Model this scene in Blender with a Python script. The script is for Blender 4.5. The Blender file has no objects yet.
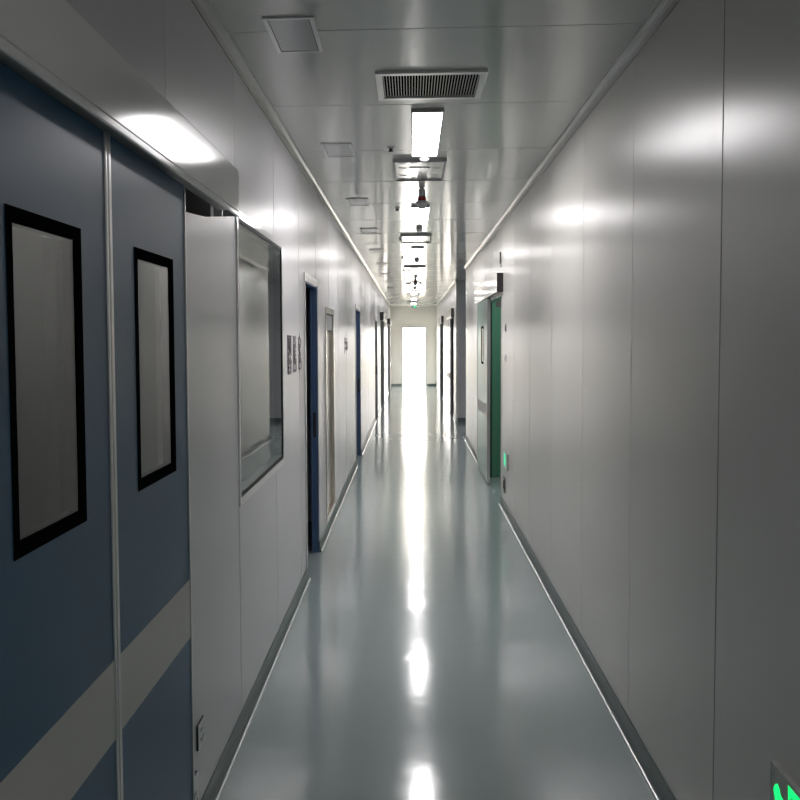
import bpy, bmesh, math, random
from mathutils import Vector, Matrix
random.seed(4)
sc = bpy.context.scene
COL = sc.collection
XL, XR, H = -0.720, 0.895, 2.806      # corridor faces and ceiling height
TH = 0.05                              # sandwich panel thickness
YN, YF = -9.0, 36.0                    # near and far ends
OXL, OXR = -3.4, 3.4                   # outer shell

# ------------------------------------------------------------ materials
def mat(name, col, rough=0.5, metal=0.0, spec=0.5, coat=0.0, emit=None, estr=0.0, trans=0.0, ior=1.5, coat_rough=0.05):
    m = bpy.data.materials.new(name); m.use_nodes = True
    b = m.node_tree.nodes['Principled BSDF']
    b.inputs['Base Color'].default_value = (*col, 1)
    b.inputs['Roughness'].default_value = rough
    b.inputs['Metallic'].default_value = metal
    b.inputs['Specular IOR Level'].default_value = spec
    b.inputs['Coat Weight'].default_value = coat
    b.inputs['Coat Roughness'].default_value = coat_rough
    b.inputs['IOR'].default_value = ior
    b.inputs['Transmission Weight'].default_value = trans
    if emit:
        b.inputs['Emission Color'].default_value = (*emit, 1)
        b.inputs['Emission Strength'].default_value = estr
    return m

def N(m, t, **k):
    n = m.node_tree.nodes.new(t)
    for a, v in k.items(): setattr(n, a, v)
    return n

def surface_noise(m, scale, strength, dist, var=0.0, rvar=0.0, detail=2.0, col=None, rough=None):
    """slight unevenness of a real panel or floor: bump, small colour wear and gloss variation"""
    L = m.node_tree.links; b = m.node_tree.nodes['Principled BSDF']
    tc = N(m, 'ShaderNodeTexCoord'); mp = N(m, 'ShaderNodeMapping')
    mp.inputs['Scale'].default_value = scale
    L.new(tc.outputs['Object'], mp.inputs['Vector'])
    nz = N(m, 'ShaderNodeTexNoise'); nz.inputs['Scale'].default_value = 1.0; nz.inputs['Detail'].default_value = detail
    L.new(mp.outputs[0], nz.inputs['Vector'])
    bp = N(m, 'ShaderNodeBump'); bp.inputs['Strength'].default_value = strength; bp.inputs['Distance'].default_value = dist
    L.new(nz.outputs['Fac'], bp.inputs['Height']); L.new(bp.outputs['Normal'], b.inputs['Normal'])
    n2 = N(m, 'ShaderNodeTexNoise'); n2.inputs['Scale'].default_value = 1.3; n2.inputs['Detail'].default_value = 5
    L.new(tc.outputs['Object'], n2.inputs['Vector'])
    if var:
        mx = N(m, 'ShaderNodeMix', data_type='RGBA')
        c = b.inputs['Base Color'].default_value
        mx.inputs['A'].default_value = (c[0]*(1-var), c[1]*(1-var), c[2]*(1-var), 1)
        mx.inputs['B'].default_value = (min(1, c[0]*(1+var)), min(1, c[1]*(1+var)), min(1, c[2]*(1+var)), 1)
        L.new(n2.outputs['Fac'], mx.inputs['Factor']); L.new(mx.outputs['Result'], b.inputs['Base Color'])
    if rvar:
        mr = N(m, 'ShaderNodeMapRange'); r = b.inputs['Roughness'].default_value
        mr.inputs['To Min'].default_value = r - rvar; mr.inputs['To Max'].default_value = r + rvar
        mr.inputs['From Min'].default_value = .3; mr.inputs['From Max'].default_value = .7
        L.new(n2.outputs['Fac'], mr.inputs['Value']); L.new(mr.outputs[0], b.inputs['Roughness'])
    return m

M = {}
M['wall_l'] = surface_noise(mat('painted steel panel cool cast', (.66, .65, .68), .27, spec=.32), (.5, 7, .12), .14, .002)  # cool cast of the light put into the panel colour
M['wall_r'] = surface_noise(mat('painted steel panel warm cast', (.715, .705, .665), .27, spec=.32), (.5, 7, .12), .14, .002)  # same panels, with a warm light cast in the base colour
M['ceiling'] = surface_noise(mat('painted steel ceiling', (.70, .72, .69), .12, spec=.6), (9, .5, 1), .3, .002, .02, .02)
M['floor'] = surface_noise(mat('grey green epoxy floor', (.38, .45, .45), .13, spec=.55), (5, 4, 1), .6, .003, .0, .0, detail=2)
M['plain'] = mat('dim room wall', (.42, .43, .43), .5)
M['seam_dark'] = mat('dark joint sealant', (.2, .205, .2), .5)
M['seam'] = mat('grey joint sealant', (.55, .55, .55), .45)
M['alu'] = mat('anodised aluminium', (.62, .62, .62), .28, .85)
M['alu_base'] = mat('grey cove profile', (.17, .2, .195), .32, .35)
M['lip'] = mat('cove lip highlight', (.75, .77, .77), .25, .6)  # pale strip stands for the highlight along the cove curve
M['trim'] = mat('pale ceiling cove profile', (.33, .335, .32), .22)
M['header'] = surface_noise(mat('powder coated rail cover', (.88, .87, .87), .12, spec=.22), (1, 3, 1), .1, .001)
M['endcap'] = mat('dark end cap', (.035, .03, .035), .45)
M['blue'] = surface_noise(mat('slate blue laminate', (.046, .125, .23), .36, spec=.2), (120, 120, 120), .12, .0006, .04)
M['bluedk'] = mat('blue door steel', (.06, .11, .22), .35)
M['green'] = mat('pale green laminate', (.22, .42, .34), .28)
M['greendk'] = mat('deep green door', (.10, .30, .20), .45)
M['kick'] = surface_noise(mat('brushed kick plate', (.60, .585, .56), .45, .1), (4, 4, 90), .2, .0005, .05)
M['steel'] = surface_noise(mat('stainless steel', (.62, .58, .52), .2, .9), (40, 40, 1), .1, .0005)
M['black'] = mat('black glass border', (.006, .007, .008), .6, spec=.0)
M['gasket'] = mat('dark grey gasket', (.03, .034, .033), .5, spec=.2)
M['rubber'] = mat('black gasket', (.02, .02, .02), .6)
M['white'] = mat('white plastic', (.72, .73, .74), .35)
M['greyp'] = mat('grey plastic', (.33, .33, .34), .45)
M['palegrey'] = mat('pale grey plastic', (.5, .5, .5), .4)
M['gloss'] = mat('glossy white metal', (.66, .67, .66), .14, spec=.6)
M['red'] = mat('red lens', (.28, .015, .02), .25)
M['ink'] = mat('dark lettering', (.10, .075, .10), .5)
M['louvre'] = mat('louvre fin', (.62, .64, .63), .35)
M['void'] = mat('duct shade black', (.006, .007, .007), .9, spec=0)
M['lens'] = mat('speckled glossy panel', (.50, .52, .53), .2)
def nz_lens(m):
    return surface_noise(m, (150, 150, 150), .12, .001, .0)
nz_lens(M['lens'])
M['glass'] = mat('window glass', (.80, .88, .85), .01, trans=1.0, ior=1.42)
M['glass_door'] = mat('dark tinted door glass', (.5, .53, .53), .01, trans=1.0, ior=1.3)
M['lamp'] = mat('lit diffuser', (.9, .9, .9), .4, emit=(1.0, .965, .97), estr=12.0)
M['exit'] = mat('lit green pictogram', (.0, .3, .12), .4, emit=(.0, 1.0, .16), estr=.55)
M['exit_far'] = mat('lit green exit panel', (.1, .4, .25), .4, emit=(.05, .9, .42), estr=.42)
M['signface'] = mat('sign face grey', (.62, .62, .59), .5, spec=.2)
M['ground'] = mat('pale terrace', (.7, .68, .62), .8)
M['board'] = mat('grey backing board', (.13, .13, .132), .6)

# ------------------------------------------------------------ mesh helpers
def bx(bm, x0, x1, y0, y1, z0, z1, bev=0.0, mi=0):
    vs = [bm.verts.new((x, y, z)) for x in (x0, x1) for y in (y0, y1) for z in (z0, z1)]
    idx = [(0,1,3,2),(4,6,7,5),(0,4,5,1),(2,3,7,6),(0,2,6,4),(1,5,7,3)]
    fs = [bm.faces.new([vs[i] for i in f]) for f in idx]
    for f in fs: f.material_index = mi
    if bev > 0:
        es = list({e for f in fs for e in f.edges})
        r = bmesh.ops.bevel(bm, geom=es, offset=bev, segments=2, affect='EDGES', profile=.5)
        for f in r['faces']: f.material_index = mi
    return fs

def obj(name, bm, m, parent=None, smooth=False):
    bmesh.ops.recalc_face_normals(bm, faces=bm.faces)
    me = bpy.data.meshes.new(name); bm.to_mesh(me); bm.free()
    for mm in (m if isinstance(m, (list, tuple)) else [m]): me.materials.append(mm)
    if smooth:
        for p in me.polygons: p.use_smooth = True
    o = bpy.data.objects.new(name, me); COL.objects.link(o)
    if parent: o.parent = parent
    return o

def box(name, m, b, parent=None, bev=0.0):
    bm = bmesh.new(); bx(bm, *b, bev=bev)
    return obj(name, bm, m, parent)

def tag(o, label=None, cat=None, group=None, kind=None):
    if label: o['label'] = label
    if cat: o['category'] = cat
    if group: o['group'] = group
    if kind: o['kind'] = kind
    return o

def thing(name, loc, label, cat, group=None, kind=None):
    o = bpy.data.objects.new(name, None); COL.objects.link(o); o.location = loc
    o.empty_display_size = .1
    return tag(o, label, cat, group, kind)

def copy_tree(o, parent=None):
    c = o.copy(); COL.objects.link(c)
    if parent is not None: c.parent = parent
    for ch in [q for q in bpy.data.objects if q.parent == o]: copy_tree(ch, c)
    return c

def lathe(bm, prof, cx=0, cy=0, n=28, mi=0):
    rings = []
    for r, z in prof:
        rings.append([bm.verts.new((cx + r*math.cos(2*math.pi*k/n), cy + r*math.sin(2*math.pi*k/n), z)) for k in range(n)])
    for a, b in zip(rings, rings[1:]):
        for k in range(n):
            f = bm.faces.new((a[k], a[(k+1) % n], b[(k+1) % n], b[k])); f.material_index = mi
    for rg in (rings[0], rings[-1]):
        f = bm.faces.new(rg); f.material_index = mi

def extrude_y(bm, prof, y0, y1, mi=0):
    a = [bm.verts.new((x, y0, z)) for x, z in prof]; b = [bm.verts.new((x, y1, z)) for x, z in prof]
    n = len(prof)
    for k in range(n):
        f = bm.faces.new((a[k], a[(k+1) % n], b[(k+1) % n], b[k])); f.material_index = mi
    for r in (a, b):
        f = bm.faces.new(r); f.material_index = mi

def wall_x(bm, xf, xb, y0, y1, z0, z1, holes):
    """panel wall with its corridor face at xf, back face at xb, pierced by (ya, yb, za, zb) openings"""
    ys = sorted({y0, y1, *[v for h in holes for v in h[:2]]}); zs = sorted({z0, z1, *[v for h in holes for v in h[2:]]})
    inside = lambda y, z: any(h[0] < y < h[1] and h[2] < z < h[3] for h in holes)
    solid = {}
    for i in range(len(ys)-1):
        for j in range(len(zs)-1):
            solid[i, j] = not inside((ys[i]+ys[i+1])/2, (zs[j]+zs[j+1])/2)
    V = {}
    def v(x, i, j):
        k = (x, i, j)
        if k not in V: V[k] = bm.verts.new((x, ys[i], zs[j]))
        return V[k]
    for (i, j), s in solid.items():
        if not s: continue
        for x in (xf, xb):
            bm.faces.new((v(x,i,j), v(x,i+1,j), v(x,i+1,j+1), v(x,i,j+1)))
        for (di, dj, a, b) in ((-1,0,(i,j),(i,j+1)), (1,0,(i+1,j),(i+1,j+1)), (0,-1,(i,j),(i+1,j)), (0,1,(i,j+1),(i+1,j+1))):
            if not solid.get((i+di, j+dj), False):
                bm.faces.new((v(xf,*a), v(xf,*b), v(xb,*b), v(xb,*a)))

# ------------------------------------------------------------ room shell
S = 'structure'
tag(box('floor', M['floor'], (OXL, OXR, YN, YF, -.1, 0)), 'glossy grey green epoxy floor running the length of the corridor', 'floor', kind=S)

bm = bmesh.new(); bx(bm, OXL, OXR, YN, YF, H, H+.1)
y = 3.90 - 10*1.23
while y < YF:
    bx(bm, XL, XR, y-.0018, y+.0018, H-.0012, H+.001, mi=1); y += 1.23
tag(obj('ceiling', bm, [M['ceiling'], M['seam']]), 'shiny pale grey metal panel ceiling with cross joints', 'ceiling', kind=S)

holesL = [(3.2, 4.21, 2.02, 2.20), (4.25, 5.71, .985, 2.165), (6.97, 7.87, -.001, 2.052), (8.62, 9.48, .09, 1.92),
          (13.36, 14.55, -.001, 2.052), (20.64, 21.85, -.001, 2.04), (24.25, 26.2, -.001, 2.10), (31.75, 33.6, -.001, 2.10),
          (1.55, 3.05, -.001, 2.09)]
holesR = [(10.22, 12.9, -.001, 2.09), (16.78, 20.40, -.001, H+.001), (21.6, 23.6, -.001, 2.09), (28.5, 31.0, -.001, 2.09)]
def open_ranges(holes, y0, y1):
    segs = [(y0, y1)]
    for a, b, z0, _ in holes:
        if z0 < 0:
            n = []
            for s, e in segs:
                if b <= s or a >= e: n.append((s, e))
                else:
                    if a > s: n.append((s, a))
                    if b < e: n.append((b, e))
            segs = n
    return segs

def side_wall(name, xf, sgn, holes, m, label):
    bm = bmesh.new(); wall_x(bm, xf, xf + sgn*TH, YN, YF, 0, H, holes)
    if name == 'wall_left':                        # cut panel under the rail cover, its upper edge slopes
        a = [(3.2, 2.02), (3.2, 2.058), (3.31, 2.064), (3.59, 2.083), (4.21, 2.158), (4.21, 2.02)]
        f0 = [bm.verts.new((XL, y, z)) for y, z in a]; f1 = [bm.verts.new((XL-.03, y, z)) for y, z in a]
        bm.faces.new(f0); bm.faces.new(f1)
        for k in range(6): bm.faces.new((f0[k], f0[(k+1) % 6], f1[(k+1) % 6], f1[k]))
        bx(bm, XL-.03, XL, 3.92, 3.935, 2.1, 2.2)
    k = 0; y = 3.03 - 10*1.19
    while y < YF - .1:
        strong = (name == 'wall_right' and abs(y-3.03) < .1)
        w = .0032 if strong else .0012
        mi = 1 if strong else 2
        spans = [(0.0, H)]
        for a, b, z0, z1 in holes:
            if a - .02 < y < b + .02:
                n = []
                for s, e in spans:
                    if z1 <= s or z0 >= e: n.append((s, e)); continue
                    if z0 > s: n.append((s, z0))
                    if z1 < e: n.append((z1, e))
                spans = n
        for s, e in spans:
            if e - s > .05:
                bx(bm, min(xf, xf - sgn*.0008), max(xf, xf - sgn*.0008), y-w, y+w, s+.001, e-.001, mi=mi)
        y += 1.19
    tag(obj(name, bm, [m, M['seam_dark'], M['seam']]), label, 'wall', kind=S)
side_wall('wall_left', XL, -1, holesL, M['wall_l'], 'left corridor wall of glossy pale grey panels, pierced by window and doors')
side_wall('wall_right', XR, 1, holesR, M['wall_r'], 'right corridor wall of glossy pale grey panels with green door further on')

# far wall with the daylight doorway
bm = bmesh.new()
EX0, EX1, EZ = -.315, .530, 2.078
bx(bm, OXL, EX0, YF, YF+.1, 0, H); bx(bm, EX1, OXR, YF, YF+.1, 0, H); bx(bm, EX0, EX1, YF, YF+.1, EZ, H)
tag(obj('wall_far', bm, M['wall_r']), 'grey end wall around the blown out bright doorway', 'wall', kind=S)
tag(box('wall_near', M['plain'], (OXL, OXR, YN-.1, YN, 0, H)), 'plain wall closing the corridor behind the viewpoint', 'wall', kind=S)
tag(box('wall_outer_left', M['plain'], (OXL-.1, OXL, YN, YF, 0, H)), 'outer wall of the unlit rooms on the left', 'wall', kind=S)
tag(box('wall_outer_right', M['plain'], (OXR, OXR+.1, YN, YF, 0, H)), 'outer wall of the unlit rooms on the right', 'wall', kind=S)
# partitions between the side rooms
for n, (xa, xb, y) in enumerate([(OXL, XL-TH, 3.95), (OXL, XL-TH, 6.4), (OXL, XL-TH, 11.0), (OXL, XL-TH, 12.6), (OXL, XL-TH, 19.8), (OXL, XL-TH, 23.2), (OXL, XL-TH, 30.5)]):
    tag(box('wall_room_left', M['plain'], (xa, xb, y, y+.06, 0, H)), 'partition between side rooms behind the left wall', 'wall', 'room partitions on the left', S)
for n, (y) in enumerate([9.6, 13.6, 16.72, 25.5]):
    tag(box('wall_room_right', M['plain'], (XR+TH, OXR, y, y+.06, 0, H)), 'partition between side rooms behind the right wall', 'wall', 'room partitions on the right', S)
tag(box('wall_side_passage', M['wall_l'], (XR+TH, OXR, 20.40, 20.46, 0, H)), 'shaded wall face at the far side of the right hand passage', 'wall', kind=S)
tag(box('baseboard_side_passage', M['alu_base'], (XR+.03, OXR, 20.388, 20.40, 0, .085)), 'grey cove at the foot of the side passage wall', 'baseboard', kind=S)

# baseboards: cove profile, its glossy highlight put in as a pale lower lip
def baseboard(name, xf, s, holes, label):
    bm = bmesh.new()
    for a, b in open_ranges(holes, YN+.02, YF-.03):
        if name == 'baseboard_left' and a < 1.6: a, b = YN+.02, 1.5
        if name == 'baseboard_left' and abs(a-3.05) < .01: a = 3.1
        P = [(0,.085),(.005,.086),(.0065,.080),(.007,.045),(.009,.028),(.014,.015),(.020,.008),(.020,0),(0,0)]
        extrude_y(bm, [(xf + s*p, z) for p, z in P], a, b)
        extrude_y(bm, [(xf + s*p, z) for p, z in [(.0195,0),(.0195,.0095),(.024,.0075),(.027,0)]], a, b, mi=1)
    tag(obj(name, bm, [M['alu_base'], M['lip']]), label, 'baseboard', kind=S)
baseboard('baseboard_left', XL, 1, holesL, 'grey cove along the foot of the left wall')
baseboard('baseboard_right', XR, -1, holesR, 'grey cove along the foot of the right wall')
bm = bmesh.new(); bx(bm, XL+.03, EX0-.02, YF-.012, YF, 0, .085); bx(bm, EX1+.02, XR-.03, YF-.012, YF, 0, .085)
tag(obj('baseboard_far', bm, M['alu_base']), 'dark cove at the foot of the end wall', 'baseboard', kind=S)
def ceiling_trim(name, xf, s, segs, label):
    bm = bmesh.new()
    P = [(0, H-.040), (.005, H-.041), (.0065, H-.036), (.010, H-.024), (.019, H-.013), (.032, H-.0075), (.037, H-.006), (.039, H), (0, H)]
    for a, b in segs: extrude_y(bm, [(xf + s*p, z) for p, z in P], a, b)
    tag(obj(name, bm, M['trim']), label, 'trim', kind=S)
ceiling_trim('trim_1', XL, 1, [(YN+.02, YF-.02)], 'pale cove where ceiling meets the left wall')
ceiling_trim('trim_2', XR, -1, [(YN+.02, 16.78), (20.40, YF-.02)], 'pale cove where ceiling meets the right wall')

# outdoors beyond the end doorway
tag(box('ground', M['ground'], (-30, 30, YF+.1, 90, -.12, -.02)), 'sunlit pale ground outside the end doorway', 'ground', kind=S)
d = thing('door_10', (0, YF, 0), 'narrow frame of the bright open doorway at the corridor end', 'door', kind=S)
def child(name, m, b, parent, bev=0.0):
    """box in world coordinates parented to an Empty or part"""
    bm = bmesh.new(); bx(bm, *b, bev=bev)
    return attach(obj(name, bm, m), parent)
def attach(o, parent):
    bpy.context.view_layer.update()
    o.parent = parent; o.matrix_parent_inverse = Matrix.Identity(4)
    wp = Vector((0,0,0)); q = parent
    while q is not None: wp += q.location; q = q.parent
    o.data.transform(Matrix.Translation(-wp))
    return o
bm = bmesh.new()
bx(bm, EX0, EX0+.03, YF-.02, YF+.1, 0, EZ); bx(bm, EX1-.02, EX1, YF-.02, YF+.1, 0, EZ); bx(bm, EX0+.03, EX1-.02, YF-.02, YF+.1, EZ-.03, EZ)
attach(obj('door_frame', bm, M['greyp']), d)

# ------------------------------------------------------------ sliding doors
def window_parts(leaf, X, s, y0, y1, z0, z1, border=.026, thick=.04):
    """black bordered glazed light set in a leaf; X is the leaf's corridor face, s points into the wall"""
    bm = bmesh.new()
    xa, xb = sorted((X - s*.002, X + s*(thick + .002)))
    bx(bm, xa, xb, y0, y0+border, z0, z1); bx(bm, xa, xb, y1-border, y1, z0, z1)
    bx(bm, xa, xb, y0+border, y1-border, z0, z0+border); bx(bm, xa, xb, y0+border, y1-border, z1-border, z1)
    attach(obj('window_border', bm, M['black']), leaf)
    xa, xb = sorted((X + s*.003, X + s*.008))
    bm = bmesh.new(); bx(bm, xa, xb, y0+border, y1-border, z0+border, z1-border)
    attach(obj('window_pane', bm, M['glass_door']), leaf)

def sliding_leaf(door, X, s, y0, y1, top, color, win, kick=(.735, .915), thick=.035, edges=(1, 1), z0=.012):
    ye0 = y0 + (.02 if edges[0] else 0); ye1 = y1 - (.014 if edges[1] else 0)
    bm = bmesh.new(); wall_x(bm, X, X + s*thick, ye0, ye1, z0, top, [win] if win else [])
    leaf = attach(obj('leaf', bm, color), door)
    if win: window_parts(leaf, X, s, *win, thick=thick)
    xa, xb = sorted((X - s*.0015, X + s*.001))
    child('kick_plate', M['kick'], (xa, xb, ye0+.001, ye1-.001, *kick), leaf)
    xa, xb = sorted((X - s*.004, X + s*thick))
    if edges[0]: child('edge_profile', M['alu'], (xa, xb, y0, ye0, z0, top), leaf, .002)
    if edges[1]: child('edge_profile', M['alu'], (xa, xb, ye1, y1, z0, top), leaf, .002)
    return leaf

def rail_cover(door, xw, s, y0, y1, depth=.08, z0=2.108, z1=2.285, cap=True):
    """box cover over the sliding rail: rounded lower lip, dark plastic end caps; s points out of the wall"""
    bm = bmesh.new()
    P = [(0, z1), (depth-.004, z1), (depth-.001, z1-.001), (depth, z1-.004), (depth, z0+.023), (depth-.003, z0+.021), (depth-.003, z0+.019),
         (depth+.001, z0+.017), (depth+.001, z0+.004), (depth-.001, z0+.001), (depth-.004, z0), (depth-.006, z0+.003), (depth-.006, z0+.03), (0, z0+.03)]
    extrude_y(bm, [(xw + s*a, z) for a, z in P], y0, y1)
    c = attach(obj('rail_cover', bm, M['header']), door)
    if cap:
        x = sorted((xw, xw + s*(depth+.002)))
        child('end_cap', M['endcap'], (*x, y0-.012, y0, z0-.006, z1+.003), c, .002)
    return c

# door 1: big blue sliding door close on the left
d1 = thing('door_1', (XL, 2.3, 0), 'large slate blue sliding door nearest on the left with two windowed leaves', 'door', kind=S)
rail_cover(d1, XL, 1, .3, 3.84, depth=.08, cap=False)
XD = -.685
lf = sliding_leaf(d1, XD, -1, 1.50, 2.300, 2.118, M['blue'], (1.712, 2.108, 1.272, 1.883), edges=(1, 1), kick=(.732, .916), thick=.032)
lf['label'] = 'nearer blue leaf with tall window'
lf = sliding_leaf(d1, XD, -1, 2.308, 3.105, 2.118, M['blue'], (2.522, 2.934, 1.272, 1.883), edges=(1, 1), kick=(.734, .914), thick=.032)
lf['label'] = 'further blue leaf with narrower looking window'
child('gasket', M['rubber'], (XD-.03, XD-.004, 2.3002, 2.3078, .012, 2.118), d1)

# door 7: green sliding door on the right, half open; leaf slid to the far side
def right_slider(name, y0, yend, leaf0, leaf1, label, color, win=None):
    d = thing(name, (XR, (y0+yend)/2, 0), label, 'door', kind=S)
    rail_cover(d, XR, -1, y0, yend, depth=.06)
    sliding_leaf(d, XR-.038, 1, leaf0, leaf1, 2.10, color, win, kick=(.76, .90), thick=.032, edges=(1, 1))
    return d
d7 = right_slider('door_7', 10.05, 13.45, 11.57, 13.28, 'pale green sliding door on the right standing half open under a grey rail cover', M['green'], (12.18, 12.56, 1.35, 1.80))
for nm, y0, ye, l0, l1, lb in [('door_8', 21.45, 24.6, 22.6, 24.3, 'open sliding door on the right just past the side passage'),
                               ('door_9', 28.32, 31.8, 30.3, 31.7, 'furthest sliding door on the right near the end wall')]:
    right_slider(nm, y0, ye, l0, l1, lb, M['header'])
def left_slider(name, y0, yend, leaf0, leaf1, label):
    d = thing(name, (XL, (y0+yend)/2, 0), label, 'door', kind=S)
    rail_cover(d, XL, 1, y0, yend, depth=.08)
    sliding_leaf(d, XL+.038, -1, leaf0, leaf1, 2.10, M['header'], None, kick=(.76, .90), thick=.032)
left_slider('door_5', 24.06, 27.4, 26.1, 27.3, 'open sliding door on the left beyond the two blue doors')
left_slider('door_6', 31.52, 34.9, 33.5, 34.8, 'furthest sliding door on the left near the end wall')
# inner green door standing in the room behind door 7
g = thing('door_11', (1.16, 12.3, 0), 'deep green inner door seen through the half open sliding door', 'door', kind=S)
child('leaf', M['greendk'], (1.0, 1.75, 12.25, 12.29, .01, 2.02), g, .002)
child('door_frame', M['greendk'], (.955, 1.0, 12.2, 12.34, 0, 2.08), g, .003)
# lining of the opening behind door 7
def lining(name, parent, m, xw, s, y0, y1, top, t=.012, depth=.07, out=.004):
    bm = bmesh.new(); xa, xb = sorted((xw + s*out, xw - s*depth))
    bx(bm, xa, xb, y0, y0+t, 0, top); bx(bm, xa, xb, y1-t, y1, 0, top); bx(bm, xa, xb, y0+t, y1-t, top-t, top)
    return attach(obj(name, bm, m), parent)
lining('opening_lining', d7, M['alu'], XR, -1, 10.22, 12.9, 2.09, t=.02)

# hinged doors on the left: light casing outside, blue frame in the opening, leaf swung into the dark room
def hinged(name, y0, y1, label, top=2.052, color=None, near=False):
    color = color or M['bluedk']
    d = thing(name, (XL, (y0+y1)/2, 0), label, 'door', kind=S)
    c = .055
    bm = bmesh.new()
    bx(bm, XL, XL+.006, y0-c, y0, 0, top+c, .001); bx(bm, XL, XL+.006, y1, y1+.02, 0, top+c, .001); bx(bm, XL, XL+.006, y0, y1, top, top+c, .001)
    attach(obj('casing', bm, M['alu'] if color is M['bluedk'] else M['greyp']), d)
    bm = bmesh.new()
    for (a, b, xo) in ((y0, y0+.03, .001), (y1-.03, y1, .001)):
        bx(bm, XL-.05, XL+xo, a, b, 0, top)
    bx(bm, XL-.05, XL+.001, y0+.03, y1-.03, top-.012, top)
    bx(bm, XL-.05, XL-.042, y1-.042, y1-.03, 0, top-.03)
    fr = attach(obj('door_frame', bm, color), d)
    child('strike_plate', M['rubber'], (XL-.034, XL-.012, y1-.034, y1-.0295, .90, 1.09), fr)
    bm = bmesh.new(); bx(bm, XL-.10-.78, XL-.10, *((y0-.03, y0+.01) if near else (y1-.02, y1+.02)), .01, top-.035, .002)
    lf = attach(obj('leaf', bm, color), d)
    bm = bmesh.new()
    if near: y1 = y0+.0365
    bx(bm, XL-.84, XL-.80, y1-.026, y1-.0195, .98, 1.08, .002)
    bx(bm, XL-.83, XL-.815, y1-.06, y1-.026, 1.02, 1.035, .002); bx(bm, XL-.83, XL-.70, y1-.066, y1-.054, 1.02, 1.036, .004)
    attach(obj('handle', bm, M['alu']), lf)
    return d
hinged('door_2', 6.97, 7.87, 'blue framed doorway into a dark room, first past the big window', near=True)
hinged('door_3', 13.36, 14.55, 'second blue framed doorway on the left, beyond the stainless panel')
hinged('door_4', 20.64, 21.85, 'narrow looking grey framed doorway on the left before the far sliding doors', color=M['greyp'], top=2.04)

# window 1: big black edged corridor window
w = thing('window_1', (XL, 4.98, .985), 'large black edged glass window in the left wall after the blue door', 'window', kind=S)
def frame_rect(bm, x0, x1, y0, y1, z0, z1, t):
    bx(bm, x0, x1, y0, y0+t, z0, z1); bx(bm, x0, x1, y1-t, y1, z0, z1)
    bx(bm, x0, x1, y0+t, y1-t, z0, z0+t); bx(bm, x0, x1, y0+t, y1-t, z1-t, z1)
bm = bmesh.new(); frame_rect(bm, XL-.001, XL+.005, 4.225, 5.735, .955, 2.19, .03); attach(obj('window_frame', bm, M['header']), w)
bm = bmesh.new(); frame_rect(bm, XL-TH, XL+.002, 4.25, 5.71, .985, 2.165, .019); attach(obj('window_border', bm, M['gasket']), w)
child('window_pane', M['glass'], (XL-.008, XL-.002, 4.269, 5.691, 1.004, 2.146), w)

# stainless recessed cabinet
cb = thing('wall_cabinet', (XL, 9.05, .09), 'tall stainless steel cabinet recessed in left wall between the two blue doors', 'cabinet')
bm = bmesh.new(); frame_rect(bm, XL-.05, XL+.008, 8.60, 9.50, .088, 1.925, .05); attach(obj('cabinet_frame', bm, M['steel']), cb)
child('door', M['steel'], (XL-.028, XL-.018, 8.652, 9.448, .142, 1.871), cb, .002)
child('back_box', M['greyp'], (XL-.2, XL-.052, 8.63, 9.47, .1, 1.91), cb)
child('grey_plate', M['greyp'], (XL-.017, XL-.004, 8.78, 9.40, 1.73, 1.868), cb, .002)

# boards added behind the blue door windows to give the panes their grey tone
tag(box('pane_backing_board', M['board'], (-1.6, -1.2, 2.05, 3.30, .0, 2.3), bev=.004), 'grey tall board added behind the nearer blue door window for its tone', 'cabinet')
tag(box('pane_backing_board', M['board'], (-1.6, -1.2, 3.42, 3.9, .0, 2.0), bev=.004), 'second grey board added behind the blue door for pane tone, by the partition', 'cabinet')

# ------------------------------------------------------------ wall fittings
def outlet(y0, y1, z0, z1, xw, s, label, dark_center=False, depth=.009, cat='outlet'):
    t = thing('wall_outlet', (xw, (y0+y1)/2, z0), label, cat)
    x = sorted((xw, xw + s*depth))
    child('back_box', M['rubber'], (*sorted((xw, xw+s*depth*.75)), y0+.001, y1-.001, z0+.001, z1-.001), t)
    child('face_plate', M['white'] if not dark_center else M['greyp'], (*sorted((xw+s*depth*.75, xw+s*depth)), y0, y1, z0, z1), t, .001)
    bm = bmesh.new(); cy, cz = (y0+y1)/2, (z0+z1)/2
    xa, xb = sorted((xw+s*depth, xw+s*(depth+.0008)))
    if dark_center: bx(bm, xa, xb, y0+.015, y1-.015, z0+.03, z1-.03)
    else:
        for dy, dz in ((-.018, .016), (0, .016), (-.02, -.014), (0, -.02), (.018, -.014)):
            bx(bm, xa, xb, cy+dy-.002, cy+dy+.002, cz+dz-.006, cz+dz+.006)
    attach(obj('socket_slots', bm, M['rubber']), t)
outlet(3.315, 3.42, .278, .364, XL, 1, 'white socket plate low on the left wall beside the blue door')
outlet(3.20, 3.29, .08, .225, XL, 1, 'lower dark sided socket box at the edge of the blue door', depth=.012)
outlet(9.76, 9.94, .18, .32, XR, -1, 'dark centred grey socket low on the right wall under the green sign', dark_center=True)

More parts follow.
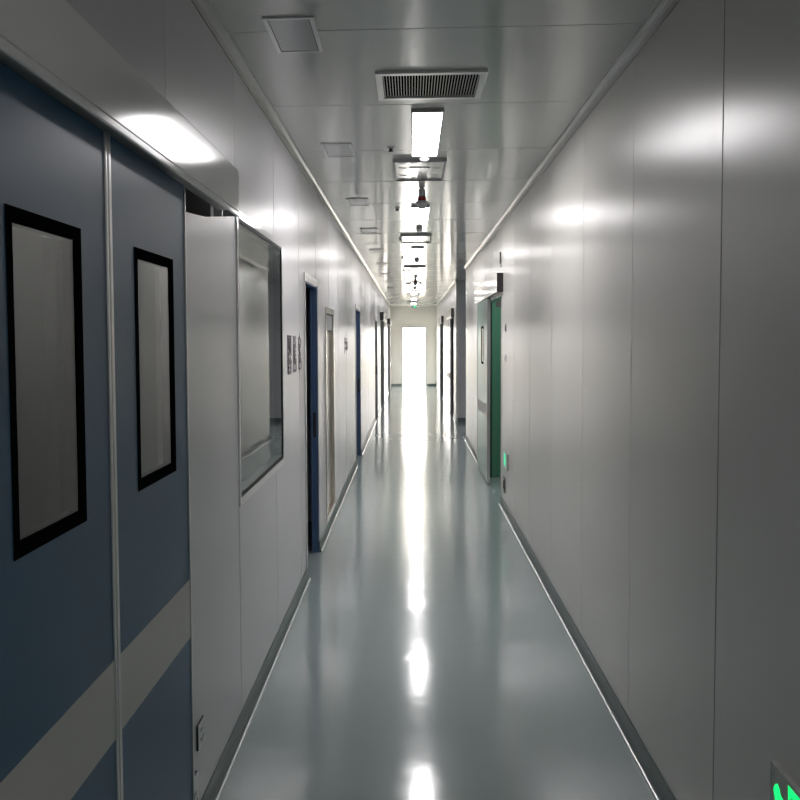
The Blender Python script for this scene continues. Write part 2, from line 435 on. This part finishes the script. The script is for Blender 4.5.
t = thing('push_button', (XR, 9.74, 1.71), 'slim dark wall button beside the green door, at head height', 'button')
child('plate', M['greyp'], (XR-.006, XR, 9.715, 9.765, 1.71, 1.79), t, .001)
child('key', M['rubber'], (XR-.010, XR-.006, 9.727, 9.753, 1.725, 1.775), t, .001)
t = thing('push_button', (XR, 9.80, 1.43), 'tiny pale wall button beside the green door, lower of the two', 'button')
child('plate', M['white'], (XR-.006, XR, 9.78, 9.82, 1.43, 1.50), t, .001)
child('key', M['greyp'], (XR-.009, XR-.006, 9.79, 9.81, 1.45, 1.48), t, .001)
t = thing('door_sensor', (XR, 10.3, 2.36), 'thin black sensor strip on the wall above the green door cover', 'sensor')
child('strip', M['rubber'], (XR-.012, XR, 10.285, 10.315, 2.395, 2.51), t, .002)
child('tip', M['white'], (XR-.014, XR, 10.283, 10.317, 2.36, 2.394), t, .002)

# exit signs: low on the right wall
def poly(bm, pts, x0, x1):
    """extrude a (y, z) outline between x0 and x1"""
    a = [bm.verts.new((x0, y, z)) for y, z in pts]; b = [bm.verts.new((x1, y, z)) for y, z in pts]; n = len(pts)
    bm.faces.new(a); bm.faces.new(b)
    for k in range(n): bm.faces.new((a[k], a[(k+1) % n], b[(k+1) % n], b[k]))
def exit_sign(yfar, ztop, label, wdt=.36, hgt=.15, fill=False):
    t = thing('exit_sign', (XR, yfar-wdt/2, ztop-hgt), label, 'sign')
    child('housing', M['signface'], (XR-.012, XR, yfar-wdt, yfar, ztop-hgt, ztop), t, .001)
    bm = bmesh.new(); frame_rect(bm, XR-.0135, XR-.0121, yfar-wdt, yfar, ztop-hgt, ztop, .004); attach(obj('rim', bm, M['alu']), t)
    g = bmesh.new(); X0, X1 = XR-.0130, XR-.0121
    P = lambda pts: poly(g, [(yfar - u*wdt, ztop - v*hgt) for u, v in pts], X0, X1)
    if not fill:
        # running figure
        P([(.065,.42),(.10,.31),(.135,.27),(.17,.31),(.20,.40),(.25,.42),(.30,.52),(.28,.58),(.22,.53),(.26,.70),(.25,.90),(.21,.90),(.20,.74),(.15,.66),(.12,.78),(.05,.86),(.03,.80),(.09,.70),(.10,.55)])
        # doorway
        P([(.33,.09),(.62,.09),(.62,.22),(.375,.22),(.37,.34),(.34,.34)])
        P([(.57,.24),(.62,.24),(.62,.88),(.57,.88)])
        # arrow
        P([(.68,.50),(.77,.22),(.77,.42),(.94,.42),(.94,.58),(.77,.58),(.77,.78)])
    else:
        P([(.06,.14),(.50,.14),(.50,.86),(.06,.86)])
    attach(obj('pictogram', g, M['exit'] if not fill else M['exit_far']), t)
exit_sign(2.520, .611, 'green lit exit sign in the lower right corner, low on the wall')
exit_sign(9.80, .585, 'small green lit exit sign low on the right wall beside the green door', fill=True)

# lettering on the left wall: three tall signs and one small one, dark strokes on clear backing
def lettering(y0, y1, z0, z1, strokes, label, group):
    bm = bmesh.new()
    for (u0, v0, u1, v1, tt) in strokes:
        p0 = Vector((0, y0 + u0*(y1-y0), z1 - v0*(z1-z0))); p1 = Vector((0, y0 + u1*(y1-y0), z1 - v1*(z1-z0)))
        dd = (p1-p0).normalized(); nn = Vector((0, -dd.z, dd.y)) * tt * .5
        p0 = p0 - dd*tt*.3; p1 = p1 + dd*tt*.3
        poly(bm, [((p0+nn).y, (p0+nn).z), ((p1+nn).y, (p1+nn).z), ((p1-nn).y, (p1-nn).z), ((p0-nn).y, (p0-nn).z)], XL+.0002, XL+.002)
    tag(obj('wall_sign', bm, M['ink']), label, 'sign', group)
b = .013
g1 = [(.05,.02,.95,.02,b),(.05,.02,.05,.98,b),(.95,.02,.95,.52,b),(.2,.10,.8,.10,b),(.2,.17,.8,.17,b),(.5,.05,.5,.24,b),(.1,.27,.9,.27,.03),(.2,.30,.8,.42,.02),
      (.8,.33,.25,.5,.02),(.1,.5,.9,.5,b),(.3,.58,.3,.68,.02),(.7,.58,.7,.68,.02),(.05,.70,.95,.70,.03),(.2,.76,.2,.98,b),(.85,.76,.85,.98,b),(.2,.98,.9,.98,.02),(.3,.85,.7,.85,b)]
g2 = [(.05,.02,.05,.72,b),(.3,.0,.3,.12,b),(.6,.06,.9,.02,b),(.55,.12,.9,.2,b),(.15,.27,.9,.27,.026),(.3,.33,.3,.52,b),(.6,.33,.6,.52,b),(.15,.42,.9,.42,b),(.1,.55,.9,.55,b),
      (.3,.60,.7,.66,.02),(.05,.70,.95,.70,.026),(.15,.76,.9,.76,b),(.15,.76,.15,.98,b),(.9,.76,.9,.98,b),(.1,.98,.95,.98,.018)]
g3 = [(.05,.05,.45,.0,b),(.45,.0,.85,.1,b),(.9,.1,.9,.24,b),(.05,.1,.05,.2,b),(.15,.28,.8,.28,.03),(.1,.38,.4,.5,b),(.4,.38,.75,.55,.018),(.1,.55,.6,.6,.018),(.2,.68,.85,.70,.03),
      (.15,.76,.85,.76,b),(.15,.76,.15,.97,b),(.9,.76,.9,.97,b),(.15,.97,.9,.97,b)]
GS = 'dark lettering on the left wall before the first blue framed doorway'
lettering(5.95, 6.14, 1.452, 1.676, g1, 'dark upright lettering on the left wall, nearest the big window', GS)
lettering(6.245, 6.41, 1.455, 1.672, g2, 'dark upright lettering on the left wall, middle of three', GS)
lettering(6.53, 6.70, 1.458, 1.669, g3, 'dark upright lettering on the left wall, nearest the blue framed doorway', GS)
lettering(11.03, 11.72, 1.49, 1.668, [(.1,.05,.9,.05,b),(.1,.0,.1,.95,b),(.5,.05,.5,.3,b),(.2,.28,.9,.28,.025),(.3,.4,.8,.4,b),(.8,.3,.8,.6,b),(.2,.6,.9,.6,.025),(.2,.7,.9,.72,b),(.5,.72,.5,1.,b)],
          'faint small lettering on the left wall before the second blue framed doorway', None)

# ------------------------------------------------------------ ceiling fittings
PLACE = ['nearest', 'second nearest', 'third nearest', 'fourth nearest', 'fifth nearest', 'sixth nearest', 'seventh nearest', 'eighth nearest', 'ninth nearest', 'tenth nearest', 'eleventh nearest', 'twelfth nearest', 'thirteenth nearest', 'furthest']
def series(make, ys, label, group, extra=None):
    proto = make()
    for i, y in enumerate(ys):
        o = proto if i == 0 else copy_tree(proto)
        o.location.y = y
        o['label'] = (extra or {}).get(i) or label.format(PLACE[i] if i < len(ys)-1 else 'furthest')
        o['group'] = group
    return proto

def make_lamp():
    t = thing('ceiling_light', (.087, 0, H), '', 'ceiling light')
    bm = bmesh.new(); x = .083; L = 1.24; z0, z1 = -.022, 0
    bx(bm, -x, -x+.008, 0, L, z0, z1); bx(bm, x-.008, x, 0, L, z0, z1); bx(bm, -x+.008, x-.008, 0, .008, z0, z1); bx(bm, -x+.008, x-.008, L-.008, L, z0, z1)
    bx(bm, -x+.008, x-.008, .008, L-.008, -.010, z1)
    obj('housing', bm, M['greyp'], t)
    bm = bmesh.new(); bx(bm, -x+.009, x-.009, .009, L-.009, -.0212, -.011); obj('diffuser', bm, M['lamp'], t)
    return t
LY = [5.22, 8.95, 12.98, 16.9, 20.8, 24.7, 28.6, 32.4]
LAMP = series(make_lamp, LY, 'lit white ceiling panel light, {} along the corridor', 'ceiling panel lights', {0: 'long lit white panel light nearest the viewer, just past the louvred grille'})

def make_hatch():
    t = thing('ceiling_hatch', (-.438, 0, H), '', 'ceiling hatch')
    bm = bmesh.new(); x = .092; L = .44; f = .016
    for b_ in ((-x, -x+f, 0, L), (x-f, x, 0, L), (-x+f, x-f, 0, f), (-x+f, x-f, L-f, L)):
        bx(bm, *b_, -.008, 0, .001)
    obj('frame', bm, M['alu'], t)
    bm = bmesh.new(); bx(bm, -x+f, x-f, f, L-f, -.004, -.0005); obj('gasket', bm, M['rubber'], t)
    bm = bmesh.new(); bx(bm, -x+f+.003, x-f-.003, f+.004, L-f-.004, -.006, -.0042, .0005); obj('panel', bm, M['lens'], t)
    return t
HY = [3.72, 6.09, 8.45, 10.72, 13.2, 15.6, 18.0, 20.4, 22.8, 25.2, 27.6, 30.0, 32.4]
series(make_hatch, HY, 'small framed square panel in the left of the ceiling, {} of the row', 'framed panels along the left of the ceiling')

# louvred grille
t = thing('ceiling_grille', (.091, 4.49, H), 'wide louvred black and silver air grille, foremost fitting in the ceiling centre', 'air grille')
bm = bmesh.new(); x = .243; L = .49; f = .030
for b_ in ((-x, -x+f, 0, L), (x-f, x, 0, L), (-x+f, x-f, 0, f*1.2), (-x+f, x-f, L-f*1.2, L)): bx(bm, *b_, -.015, 0, .002)
obj('frame', bm, M['alu'], t)
bm = bmesh.new(); bx(bm, -x+f, x-f, f*1.2, L-f*1.2, -.003, -.0005); obj('duct_shade_sheet', bm, M['void'], t)  # black sheet painted in for the darkness inside the duct
bm = bmesh.new()
n = 34
for k in range(n):
    cx = -x+f+.005 + (2*(x-f)-.01)*k/(n-1)
    bx(bm, cx-.0014, cx+.0014, f*1.2, L-f*1.2, -.013, -.004)
obj('louvre_fins', bm, M['louvre'], t)

def make_diffuser():
    t = thing('air_diffuser', (.06, 0, H), '', 'air diffuser')
    bm = bmesh.new(); x = .173; L = .80; f = .014
    for b_ in ((-x, -x+f, 0, L), (x-f, x, 0, L), (-x+f, x-f, 0, f), (-x+f, x-f, L-f, L)): bx(bm, *b_, -.026, 0, .002)
    obj('frame', bm, M['greyp'], t)
    bm = bmesh.new(); bx(bm, -x+f, x-f, f, L-f, -.016, -.001); obj('face_panel', bm, M['gloss'], t)
    sl = []
    for sx in (-1, 1):
        for yy in (.06, .26, .56, .70):
            c = sx*.112; sl.append((c-.024, c+.024, yy, yy+.055))
    for yy in (.06, .68):
        for c in (-.04, .04): sl.append((c-.018, c+.018, yy, yy+.05))
    for q in sl:
        bm = bmesh.new(); bx(bm, *q, -.0175, -.016); obj('slot', bm, M['greyp'], t)
    bm = bmesh.new(); bx(bm, -.07, .07, .25, .55, -.022, -.0161, .002); obj('centre_plate', bm, M['gloss'], t)
    return t
series(make_diffuser, [6.64, 11.38, 16.3, 21.2, 26.1, 31.0], 'framed white air diffuser across the ceiling centre, {} of the row', 'air diffusers in the ceiling centre')

def make_detector():
    t = thing('smoke_detector', (.088, 0, H), '', 'smoke detector')
    bm = bmesh.new(); lathe(bm, [(.034, 0), (.034, -.012), (.030, -.014)]); obj('base', bm, M['greyp'], t, True)
    bm = bmesh.new(); lathe(bm, [(.031, -.0141), (.0325, -.022), (.030, -.034), (.022, -.044), (.010, -.049), (.002, -.050)]); obj('dome', bm, M['white'], t, True)
    return t
series(make_detector, [6.50, 10.75, 14.9, 18.72, 22.9], 'small round white smoke detector under the ceiling, {}', 'smoke detectors')

def make_sprinkler():
    t = thing('sprinkler', (-.117, 0, H), '', 'sprinkler')
    bm = bmesh.new(); lathe(bm, [(.024, 0), (.023, -.005), (.014, -.010)]); obj('rosette', bm, M['greyp'], t, True)
    bm = bmesh.new(); lathe(bm, [(.012, -.0101), (.009, -.020), (.016, -.024), (.016, -.027)], n=16); obj('head', bm, M['rubber'], t, True)
    return t
series(make_sprinkler, [6.25, 9.10, 11.85, 14.5, 17.2, 19.9], 'small dark sprinkler head in the ceiling left of the lights, {}', 'sprinkler heads')

def make_beacon():
    t = thing('alarm_beacon', (.087, 0, H), '', 'alarm beacon')
    bm = bmesh.new(); lathe(bm, [(.016, 0), (.022, -.006), (.026, -.03), (.028, -.064)]); obj('mount', bm, M['palegrey'], t, True)
    bm = bmesh.new(); lathe(bm, [(.029, -.0642), (.032, -.085), (.033, -.098)]); obj('lens', bm, M['red'], t, True)
    bm = bmesh.new(); lathe(bm, [(.036, -.0985), (.045, -.106), (.044, -.113), (.037, -.125), (.031, -.148), (.024, -.156), (.010, -.159)]); obj('cup', bm, M['palegrey'], t, True)
    return t
series(make_beacon, [7.95, 19.3], '', 'alarm beacons', {0: 'grey hanging alarm beacon with red middle, after the first light', 1: 'distant dark hanging beacon under the ceiling, deep in the corridor'})

# two unseen panel lights added behind the viewpoint to brighten the near walls
bk = copy_tree(LAMP); bk.location.y = -2.1
bk['label'] = 'unseen panel light added behind the viewpoint as fill for the near walls'
bk = copy_tree(LAMP); bk.location.y = -6.0
bk['label'] = 'second unseen panel light added as fill behind the viewpoint, further back'
# hanging exit sign far away
t = thing('hanging_exit_sign', (.11, 34.6, H), 'tiny green exit sign hanging from ceiling before the end wall', 'sign')
bm = bmesh.new(); bx(bm, -.006, .006, -.006, .006, -.03, 0); obj('rod', bm, M['greyp'], t)
bm = bmesh.new(); bx(bm, -.09, .09, -.012, .012, -.11, -.03, .002); obj('housing', bm, M['greyp'], t)
bm = bmesh.new(); bx(bm, -.02, .08, -.0135, -.0125, -.10, -.04); obj('pictogram', bm, M['exit_far'], t)

# ------------------------------------------------------------ light
W = bpy.data.worlds.new('daylight'); sc.world = W; W.use_nodes = True
bg = W.node_tree.nodes['Background']; bg.inputs[0].default_value = (1.0, .95, .88, 1); bg.inputs[1].default_value = 5.5
# unseen fill lamps added to brighten the rooms behind the blue and green doors
rl = bpy.data.lights.new('room_fill', 'AREA'); rl.shape = 'RECTANGLE'; rl.size = .3; rl.size_y = .6; rl.energy = .12; rl.color = (1, .98, .95)
ro = bpy.data.objects.new('room_fill', rl); COL.objects.link(ro); ro.location = (-1.0, 2.6, H-.02)
r2 = bpy.data.objects.new('room_fill', rl.copy()); COL.objects.link(r2); r2.location = (1.6, 11.2, H-.02); r2.data.energy = 6
tag(r2, 'unseen fill lamp added to brighten the room behind the green sliding door', 'light')
tag(ro, 'unseen fill lamp added to brighten the room behind the blue sliding door', 'light')

# ------------------------------------------------------------ camera
cam = bpy.data.cameras.new('camera'); co = bpy.data.objects.new('camera', cam); COL.objects.link(co); sc.camera = co
F, pitch, yaw, roll, px = 1024.22, .0589475, .0546948, .0059426, 355.115
cam.sensor_fit = 'HORIZONTAL'; cam.sensor_width = 36; cam.lens = 36*F/800
cam.shift_x = (400 - px)/800; cam.clip_start = .02; cam.clip_end = 300
R = Matrix.Rotation(yaw, 4, 'Z') @ Matrix.Rotation(-pitch, 4, 'X') @ Matrix.Rotation(roll, 4, 'Y') @ Matrix.Rotation(math.pi/2, 4, 'X')
co.matrix_world = Matrix.Translation((0, 0, 1.65)) @ R

# ------------------------------------------------------------ render look
sc.view_settings.view_transform = 'Standard'; sc.view_settings.look = 'None'
sc.view_settings.exposure = 1.38; sc.view_settings.gamma = 1.0; sc.view_settings.use_curve_mapping = False
cy = sc.cycles
cy.max_bounces = 16; cy.diffuse_bounces = 6; cy.glossy_bounces = 12; cy.transmission_bounces = 10
cy.caustics_reflective = True; cy.caustics_refractive = True
